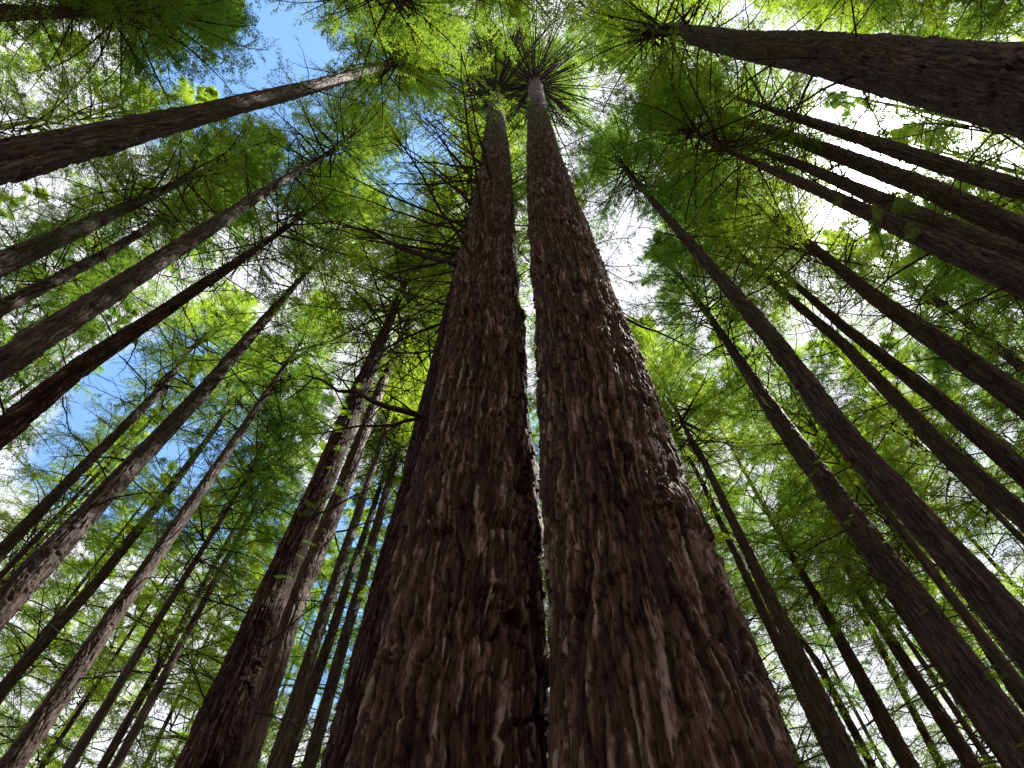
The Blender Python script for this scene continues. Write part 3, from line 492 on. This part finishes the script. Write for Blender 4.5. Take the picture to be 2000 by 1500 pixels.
# ------------------------------------------------------------------ trees further off in the stand
POLES = []
def pole(seed):
    st = [(6, .2), (18, .175), (30, .11)]
    me, _ = trunk_mesh('trunk', st, (0, 0), 44, M_GREY, seed, 28, [-.4]+[i*.45 for i in range(0, 95)]+[44], .6); return me
POLES = [pole(s) for s in (41, 42, 43)]
FAR = [
    (2.09, 7.69, 46, 27, 3.4, 'slender background redwood, upper part of canopy, right of centre', 'background redwoods, upper right of centre'),
    (-1.66, 9.12, 46, 27, 3.4, 'slender background redwood, upper part of canopy, left of centre', 'background redwoods, upper left of centre'),
    (2.68, 15.17, 46, 27, 3.4, 'slender background redwood, lower part of canopy, right of centre', 'background redwoods, lower right of centre'),
    (-18.55, 8.41, 46, 27, 2.8, 'slender background redwood, upper part of canopy, far left', 'background redwoods, upper far left'),
    (18.58, 3.3, 46, 27, 3.8, 'slender background redwood, top part of canopy, far right', 'background redwoods, top far right'),
    (22.23, 5.21, 46, 27, 3.6, 'slender background redwood, top part of canopy, far right', 'background redwoods, top far right'),
    (-15.03, -1.68, 46, 27, 3.6, 'slender background redwood, top part of canopy, far left', 'background redwoods, top far left'),
    (-17.03, -2.56, 46, 27, 4.2, 'slender background redwood, top part of canopy, far left', 'background redwoods, top far left'),
    (-20.49, 3.1, 46, 27, 3.2, 'slender background redwood, top part of canopy, far left', 'background redwoods, top far left'),
    (-17.28, 2.96, 46, 27, 3.0, 'slender background redwood, top part of canopy, far left', 'background redwoods, top far left'),
    (23.52, 7.67, 46, 27, 3.5, 'slender background redwood, upper part of canopy, far right', 'background redwoods, upper far right'),
    (16.2, -1.86, 46, 27, 3.8, 'slender background redwood, top part of canopy, far right', 'background redwoods, top far right'),
    (18.49, -0.9, 46, 27, 3.8, 'slender background redwood, top part of canopy, far right', 'background redwoods, top far right'),
    (13.22, -2.53, 46, 27, 3.8, 'slender background redwood, top part of canopy, far right', 'background redwoods, top far right'),
    (-21.73, 8.16, 46, 27, 3.2, 'slender background redwood, upper part of canopy, far left', 'background redwoods, upper far left'),
    (-24.77, 15.98, 46, 27, 3.2, 'slender background redwood, lower part of canopy, far left', 'background redwoods, lower far left'),
    (25.25, 13.44, 46, 27, 3.5, 'slender background redwood, upper part of canopy, far right', 'background redwoods, upper far right'),
    (25.0, 18.2, 46, 27, 3.6, 'slender background redwood, lower part of canopy, far right', 'background redwoods, lower far right'),
    (-24.77, 23.51, 46, 27, 3.5, 'slender background redwood, lower part of canopy, far left', 'background redwoods, lower far left'),
    (-0.48, -2.83, 46, 27, 3.8, 'slender background redwood, top part of canopy, right of centre', 'background redwoods, top right of centre'),
    (-6.4, -2.53, 46, 27, 3.6, 'slender background redwood, top part of canopy, left of centre', 'background redwoods, top left of centre'),
    (-4.03, -1.26, 46, 27, 3.4, 'slender background redwood, top part of canopy, left of centre', 'background redwoods, top left of centre'),
    (3.08, 26.48, 41.7, 23.2, 3.89, 'slender background redwood, lower part of canopy, right of centre', 'background redwoods, lower right of centre'),
    (-25.6, 35.11, 40.3, 18.0, 3.72, 'slender background redwood, lower part of canopy, far left', 'background redwoods, lower far left'),
    (10.49, 30.46, 41.0, 13.6, 3.62, 'slender background redwood, lower part of canopy, far right', 'background redwoods, lower far right'),
    (6.59, 29.09, 43.8, 17.1, 3.95, 'slender background redwood, lower part of canopy, right of centre', 'background redwoods, lower right of centre'),
    (19.77, 16.75, 43.7, 21.0, 3.27, 'slender background redwood, lower part of canopy, far right', 'background redwoods, lower far right'),
    (-12.44, 20.78, 45.7, 25.1, 3.25, 'slender background redwood, lower part of canopy, left of centre', 'background redwoods, lower left of centre'),
    (-3.08, 26.85, 43.9, 21.2, 3.6, 'slender background redwood, lower part of canopy, left of centre', 'background redwoods, lower left of centre'),
    (-9.66, 27.08, 44.0, 11.7, 3.61, 'slender background redwood, lower part of canopy, left of centre', 'background redwoods, lower left of centre'),
    (-19.48, 18.24, 42.4, 23.9, 3.31, 'slender background redwood, lower part of canopy, far left', 'background redwoods, lower far left'),
    (-6.41, 29.0, 42.2, 12.7, 4.21, 'slender background redwood, lower part of canopy, left of centre', 'background redwoods, lower left of centre'),
    (-19.34, 22.34, 38.7, 14.3, 3.52, 'slender background redwood, lower part of canopy, far left', 'background redwoods, lower far left'),
    (-12.06, 17.68, 40.7, 22.7, 3.67, 'slender background redwood, lower part of canopy, left of centre', 'background redwoods, lower left of centre'),
    (3.4, 23.22, 45.2, 21.7, 3.29, 'slender background redwood, lower part of canopy, right of centre', 'background redwoods, lower right of centre'),
    (24.89, 27.27, 41.8, 16.2, 3.89, 'slender background redwood, lower part of canopy, far right', 'background redwoods, lower far right'),
    (-10.52, 30.31, 43.0, 15.3, 3.66, 'slender background redwood, lower part of canopy, left of centre', 'background redwoods, lower left of centre'),
    (-19.57, 11.25, 46.8, 20.3, 3.23, 'slender background redwood, lower part of canopy, far left', 'background redwoods, lower far left'),
    (13.95, 18.28, 47.3, 19.4, 3.56, 'slender background redwood, lower part of canopy, far right', 'background redwoods, lower far right'),
    (0.02, 22.33, 47.7, 21.9, 4.02, 'slender background redwood, lower part of canopy, right of centre', 'background redwoods, lower right of centre'),
    (5.69, 24.94, 41.1, 20.6, 3.96, 'slender background redwood, lower part of canopy, right of centre', 'background redwoods, lower right of centre'),
    (-21.51, 25.14, 40.3, 15.5, 3.94, 'slender background redwood, lower part of canopy, far left', 'background redwoods, lower far left'),
    (-1.19, 32.19, 40.1, 14.3, 4.25, 'slender background redwood, lower part of canopy, left of centre', 'background redwoods, lower left of centre'),
    (-12.68, 27.1, 42.0, 13.9, 4.05, 'slender background redwood, lower part of canopy, far left', 'background redwoods, lower far left'),
    (-22.39, 21.66, 43.3, 14.1, 3.42, 'slender background redwood, lower part of canopy, far left', 'background redwoods, lower far left'),
    (18.16, 19.99, 38.3, 24.6, 4.18, 'slender background redwood, lower part of canopy, far right', 'background redwoods, lower far right'),
    (13.05, 15.24, 44.6, 22.4, 3.78, 'slender background redwood, lower part of canopy, far right', 'background redwoods, lower far right'),
    (-6.18, 24.0, 39.7, 19.2, 3.32, 'slender background redwood, lower part of canopy, left of centre', 'background redwoods, lower left of centre'),
    (13.51, 34.7, 45.6, 16.8, 3.58, 'slender background redwood, lower part of canopy, far right', 'background redwoods, lower far right'),
    (22.25, 10.55, 45.3, 25.1, 4.29, 'slender background redwood, upper part of canopy, far right', 'background redwoods, upper far right'),
    (20.72, 35.79, 47.8, 17.8, 4.16, 'slender background redwood, lower part of canopy, far right', 'background redwoods, lower far right'),
    (3.82, 34.52, 41.6, 16.7, 3.51, 'slender background redwood, lower part of canopy, right of centre', 'background redwoods, lower right of centre'),
    (-18.61, 25.67, 38.4, 12.9, 3.89, 'slender background redwood, lower part of canopy, far left', 'background redwoods, lower far left'),
    (-7.92, 33.7, 46.5, 16.4, 4.22, 'slender background redwood, lower part of canopy, left of centre', 'background redwoods, lower left of centre'),
    (-19.99, 38.28, 40.7, 17.5, 4.24, 'slender background redwood, lower part of canopy, far left', 'background redwoods, lower far left'),
    (-22.82, 11.59, 43.3, 24.2, 4.12, 'slender background redwood, upper part of canopy, far left', 'background redwoods, upper far left'),
    (-29.28, 37.33, 41.5, 17.6, 3.73, 'slender background redwood, lower part of canopy, far left', 'background redwoods, lower far left'),
    (10.97, 27.44, 40.8, 17.7, 3.7, 'slender background redwood, lower part of canopy, right of centre', 'background redwoods, lower right of centre'),
    (-13.86, 34.69, 45.7, 17.2, 4.14, 'slender background redwood, lower part of canopy, far left', 'background redwoods, lower far left'),
    (-27.01, 30.86, 42.6, 17.8, 3.56, 'slender background redwood, lower part of canopy, far left', 'background redwoods, lower far left'),
    (22.14, 21.52, 42.5, 15.0, 3.56, 'slender background redwood, lower part of canopy, far right', 'background redwoods, lower far right'),
    (-15.36, 28.01, 38.6, 16.1, 3.75, 'slender background redwood, lower part of canopy, far left', 'background redwoods, lower far left'),
    (7.67, 22.44, 38.9, 25.7, 3.25, 'slender background redwood, lower part of canopy, right of centre', 'background redwoods, lower right of centre'),
    (-14.45, 23.32, 47.5, 20.4, 4.21, 'slender background redwood, lower part of canopy, far left', 'background redwoods, lower far left'),
    (2.38, 20.16, 42.8, 22.5, 3.7, 'slender background redwood, lower part of canopy, right of centre', 'background redwoods, lower right of centre'),
    (19.47, 26.2, 46.0, 18.0, 3.94, 'slender background redwood, lower part of canopy, far right', 'background redwoods, lower far right'),
    (23.68, 31.91, 44.2, 15.9, 3.97, 'slender background redwood, lower part of canopy, far right', 'background redwoods, lower far right'),
    (5.59, 32.26, 40.9, 14.9, 4.09, 'slender background redwood, lower part of canopy, right of centre', 'background redwoods, lower right of centre'),
    (0.61, 29.98, 45.5, 16.3, 3.61, 'slender background redwood, lower part of canopy, right of centre', 'background redwoods, lower right of centre'),
    (22.25, 14.2, 38.0, 23.5, 3.73, 'slender background redwood, lower part of canopy, far right', 'background redwoods, lower far right'),
    (1.67, 37.97, 40.9, 17.8, 4.17, 'slender background redwood, lower part of canopy, right of centre', 'background redwoods, lower right of centre'),
    (-22.62, 34.48, 39.9, 15.6, 4.1, 'slender background redwood, lower part of canopy, far left', 'background redwoods, lower far left'),
    (16.57, 14.97, 38.1, 23.0, 3.74, 'slender background redwood, lower part of canopy, far right', 'background redwoods, lower far right'),
    (-29.56, 33.93, 46.9, 17.6, 3.49, 'slender background redwood, lower part of canopy, far left', 'background redwoods, lower far left'),
    (13.41, 30.13, 47.1, 16.2, 4.09, 'slender background redwood, lower part of canopy, far right', 'background redwoods, lower far right'),
    (28.36, 8.54, 45.9, 15.8, 3.28, 'slender background redwood, lower part of canopy, far right', 'background redwoods, lower far right'),
    (-3.25, 20.22, 46.6, 21.0, 3.51, 'slender background redwood, lower part of canopy, left of centre', 'background redwoods, lower left of centre'),
    (-4.71, 31.31, 47.6, 17.7, 4.04, 'slender background redwood, lower part of canopy, left of centre', 'background redwoods, lower left of centre'),
    (-11.67, 24.04, 43.1, 20.8, 3.58, 'slender background redwood, lower part of canopy, left of centre', 'background redwoods, lower left of centre'),
    (22.16, 18.68, 45.8, 10.8, 4.03, 'slender background redwood, lower part of canopy, far right', 'background redwoods, lower far right'),
    (-4.46, 34.65, 45.0, 16.7, 4.28, 'slender background redwood, lower part of canopy, left of centre', 'background redwoods, lower left of centre'),
    (-22.34, 30.47, 39.7, 13.5, 3.98, 'slender background redwood, lower part of canopy, far left', 'background redwoods, lower far left'),
    (28.32, 35.6, 47.7, 16.3, 3.6, 'slender background redwood, lower part of canopy, far right', 'background redwoods, lower far right'),
    (20.05, 8.1, 40.2, 19.6, 4.23, 'slender background redwood, upper part of canopy, far right', 'background redwoods, upper far right'),
    (10.4, 23.76, 46.4, 23.9, 3.4, 'slender background redwood, lower part of canopy, right of centre', 'background redwoods, lower right of centre'),
    (-28.72, 8.56, 46.4, 12.9, 3.27, 'slender background redwood, lower part of canopy, far left', 'background redwoods, lower far left'),
    (5.84, 19.76, 40.7, 23.6, 4.12, 'slender background redwood, lower part of canopy, right of centre', 'background redwoods, lower right of centre'),
    (26.68, 31.0, 41.6, 16.8, 3.88, 'slender background redwood, lower part of canopy, far right', 'background redwoods, lower far right'),
    (11.24, -4.6, 44, 19, 3.7, 'slender redwood added for shade behind the viewpoint', 'redwoods added for shade behind the viewpoint'),  # from here on: trees behind the camera, added to keep sky light off the trunks
    (12.39, -13.67, 44, 21, 4.02, 'slender redwood added for shade behind the viewpoint', 'redwoods added for shade behind the viewpoint'),
    (-5.2, -22.61, 44, 18, 3.96, 'slender redwood added for shade behind the viewpoint', 'redwoods added for shade behind the viewpoint'),
    (7.66, -17.28, 44, 19, 3.83, 'slender redwood added for shade behind the viewpoint', 'redwoods added for shade behind the viewpoint'),
    (-19.83, -5.21, 44, 26, 3.46, 'slender redwood added for shade behind the viewpoint', 'redwoods added for shade behind the viewpoint'),
    (-6.37, -6.49, 44, 20, 4.37, 'slender redwood added for shade behind the viewpoint', 'redwoods added for shade behind the viewpoint'),
    (0.19, -22.68, 44, 19, 4.21, 'slender redwood added for shade behind the viewpoint', 'redwoods added for shade behind the viewpoint'),
    (-1.56, -10.62, 44, 20, 3.41, 'slender redwood added for shade behind the viewpoint', 'redwoods added for shade behind the viewpoint'),
    (-17.63, -11.25, 44, 18, 3.8, 'slender redwood added for shade behind the viewpoint', 'redwoods added for shade behind the viewpoint'),
    (-9.91, -19.8, 44, 18, 3.88, 'slender redwood added for shade behind the viewpoint', 'redwoods added for shade behind the viewpoint'),
    (-12.04, -3.47, 44, 23, 3.61, 'slender redwood added for shade behind the viewpoint', 'redwoods added for shade behind the viewpoint'),
    (1.07, -7.51, 44, 24, 3.69, 'slender redwood added for shade behind the viewpoint', 'redwoods added for shade behind the viewpoint'),
    (-10.04, -6.91, 44, 26, 3.77, 'slender redwood added for shade behind the viewpoint', 'redwoods added for shade behind the viewpoint'),
    (19.49, -4.98, 44, 24, 3.8, 'slender redwood added for shade behind the viewpoint', 'redwoods added for shade behind the viewpoint'),
    (11.68, -7.53, 44, 25, 3.6, 'slender redwood added for shade behind the viewpoint', 'redwoods added for shade behind the viewpoint'),
    (-3.78, -15.14, 44, 22, 4.34, 'slender redwood added for shade behind the viewpoint', 'redwoods added for shade behind the viewpoint'),
    (-10.5, -14.85, 44, 23, 3.96, 'slender redwood added for shade behind the viewpoint', 'redwoods added for shade behind the viewpoint'),
    (-15.28, -15.72, 44, 19, 3.94, 'slender redwood added for shade behind the viewpoint', 'redwoods added for shade behind the viewpoint'),
    (-12.3, -17.89, 44, 24, 4.18, 'slender redwood added for shade behind the viewpoint', 'redwoods added for shade behind the viewpoint'),
    (22.18, -0.16, 44, 23, 3.97, 'slender redwood added for shade behind the viewpoint', 'redwoods added for shade behind the viewpoint'),
    (4.99, -3.9, 44, 18, 4.38, 'slender redwood added for shade behind the viewpoint', 'redwoods added for shade behind the viewpoint'),
    (-2.99, -7.31, 44, 18, 4.12, 'slender redwood added for shade behind the viewpoint', 'redwoods added for shade behind the viewpoint'),
    (19.78, -11.69, 44, 22, 4.15, 'slender redwood added for shade behind the viewpoint', 'redwoods added for shade behind the viewpoint'),
    (-13.45, -6.43, 44, 25, 3.81, 'slender redwood added for shade behind the viewpoint', 'redwoods added for shade behind the viewpoint'),
    (16.16, -6.87, 44, 22, 3.96, 'slender redwood added for shade behind the viewpoint', 'redwoods added for shade behind the viewpoint'),
    (-11.62, -11.81, 44, 23, 3.79, 'slender redwood added for shade behind the viewpoint', 'redwoods added for shade behind the viewpoint'),
    (-23.11, 0.29, 44, 19, 4.28, 'slender redwood added for shade behind the viewpoint', 'redwoods added for shade behind the viewpoint'),
    (-21.04, -11.09, 44, 25, 4.33, 'slender redwood added for shade behind the viewpoint', 'redwoods added for shade behind the viewpoint'),
    (5.88, -10.54, 44, 24, 3.7, 'slender redwood added for shade behind the viewpoint', 'redwoods added for shade behind the viewpoint'),
    (11.94, -18.64, 44, 20, 3.7, 'slender redwood added for shade behind the viewpoint', 'redwoods added for shade behind the viewpoint'),
    (22.77, -4.81, 44, 19, 4.02, 'slender redwood added for shade behind the viewpoint', 'redwoods added for shade behind the viewpoint'),
    (4.96, -22.36, 44, 21, 3.53, 'slender redwood added for shade behind the viewpoint', 'redwoods added for shade behind the viewpoint'),
    (-0.79, -15.98, 44, 18, 3.44, 'slender redwood added for shade behind the viewpoint', 'redwoods added for shade behind the viewpoint'),
    (8.96, -13.44, 44, 23, 3.73, 'slender redwood added for shade behind the viewpoint', 'redwoods added for shade behind the viewpoint'),
    (-7.32, -13.76, 44, 20, 3.43, 'slender redwood added for shade behind the viewpoint', 'redwoods added for shade behind the viewpoint'),
    (15.22, -10.63, 44, 23, 4.24, 'slender redwood added for shade behind the viewpoint', 'redwoods added for shade behind the viewpoint'),
    (5.11, -7.52, 44, 20, 3.92, 'slender redwood added for shade behind the viewpoint', 'redwoods added for shade behind the viewpoint'),
    (-4.47, -17.91, 44, 20, 4.19, 'slender redwood added for shade behind the viewpoint', 'redwoods added for shade behind the viewpoint'),
    (-5.44, -10.52, 44, 23, 4.36, 'slender redwood added for shade behind the viewpoint', 'redwoods added for shade behind the viewpoint'),
    (-15.19, -9.66, 44, 23, 3.48, 'slender redwood added for shade behind the viewpoint', 'redwoods added for shade behind the viewpoint'),
]
for i, (x, y, H, cb, cr, lab, grp) in enumerate(FAR):
    e = tree_root(x, y, lab, grp)
    s = H/44
    link_obj('trunk', POLES[i % 3], e, (0, 0, 0), (R(rnd.uniform(-.8, .8)), R(rnd.uniform(-.8, .8)), rnd.uniform(0, 6.28)), (s*.85, s*.85, s))
    link_obj('crown', CROWNS[(i*3) % len(CROWNS)] if i % 4 else CROWN_THIN[i % 3], e, (0, 0, cb), (0, 0, rnd.uniform(0, 6.28)), (cr/3.2, cr/3.2, (H-cb)/18))

# ------------------------------------------------------------------ forest floor
gn = 120; lin = np.sign(np.linspace(-1, 1, gn))*np.abs(np.linspace(-1, 1, gn))**2.2*900
GX, GY = np.meshgrid(lin, lin)
GZ = .12*np.sin(GX*.23)*np.cos(GY*.19)+.05*np.sin(GX*1.1+GY*.7)-.1
V = np.stack([GX, GY, GZ], -1).reshape(-1, 3); i = np.arange(gn-1)[:, None]*gn; j = np.arange(gn-1)[None]
F = np.stack([i+j, i+j+1, i+gn+j+1, i+gn+j], -1).reshape(-1, 4)
mg = newmat('forest_floor'); tcn = node(mg, 'ShaderNodeTexCoord')
n1 = node(mg, 'ShaderNodeTexNoise', Scale=6.0, Detail=8.0); link(mg, tcn.outputs['Object'], n1.inputs[0])
cg = ramp_(mg, n1.outputs[0], [(.3, (.05, .03, .018)), (.5, (.12, .07, .04)), (.62, (.17, .11, .06)), (.75, (.06, .09, .03))])
b = node(mg, 'ShaderNodeBsdfPrincipled', Roughness=.9); link(mg, cg, b.inputs['Base Color'])
bp = node(mg, 'ShaderNodeBump', Strength=.8, Distance=.05); link(mg, n1.outputs[0], bp.inputs['Height']); link(mg, bp.outputs[0], b.inputs['Normal'])
o = node(mg, 'ShaderNodeOutputMaterial'); link(mg, b.outputs[0], o.inputs[0])
gr = link_obj('ground', mesh_from('ground', V, F, [mg], smooth=True)); gr['kind'] = 'structure'

# ------------------------------------------------------------------ moist forest air
if 0:
    hx = 950.0
    V = [(x, y, z) for z in (-2, 90) for x, y in ((-hx, -hx), (hx, -hx), (hx, hx), (-hx, hx))]
    F = np.array([(0, 3, 2, 1), (4, 5, 6, 7), (0, 1, 5, 4), (1, 2, 6, 5), (2, 3, 7, 6), (3, 0, 4, 7)])
    mh = newmat('haze_air'); pv = node(mh, 'ShaderNodeVolumePrincipled'); pv.inputs['Color'].default_value = (.93, .97, 1, 1)
    pv.inputs['Density'].default_value = 0; pv.inputs['Anisotropy'].default_value = .3
    o = node(mh, 'ShaderNodeOutputMaterial'); link(mh, pv.outputs[0], o.inputs['Volume'])
    hz = link_obj('haze', mesh_from('haze', V, F, [mh])); hz['kind'] = 'stuff'
    scn.cycles.volume_bounces = 1
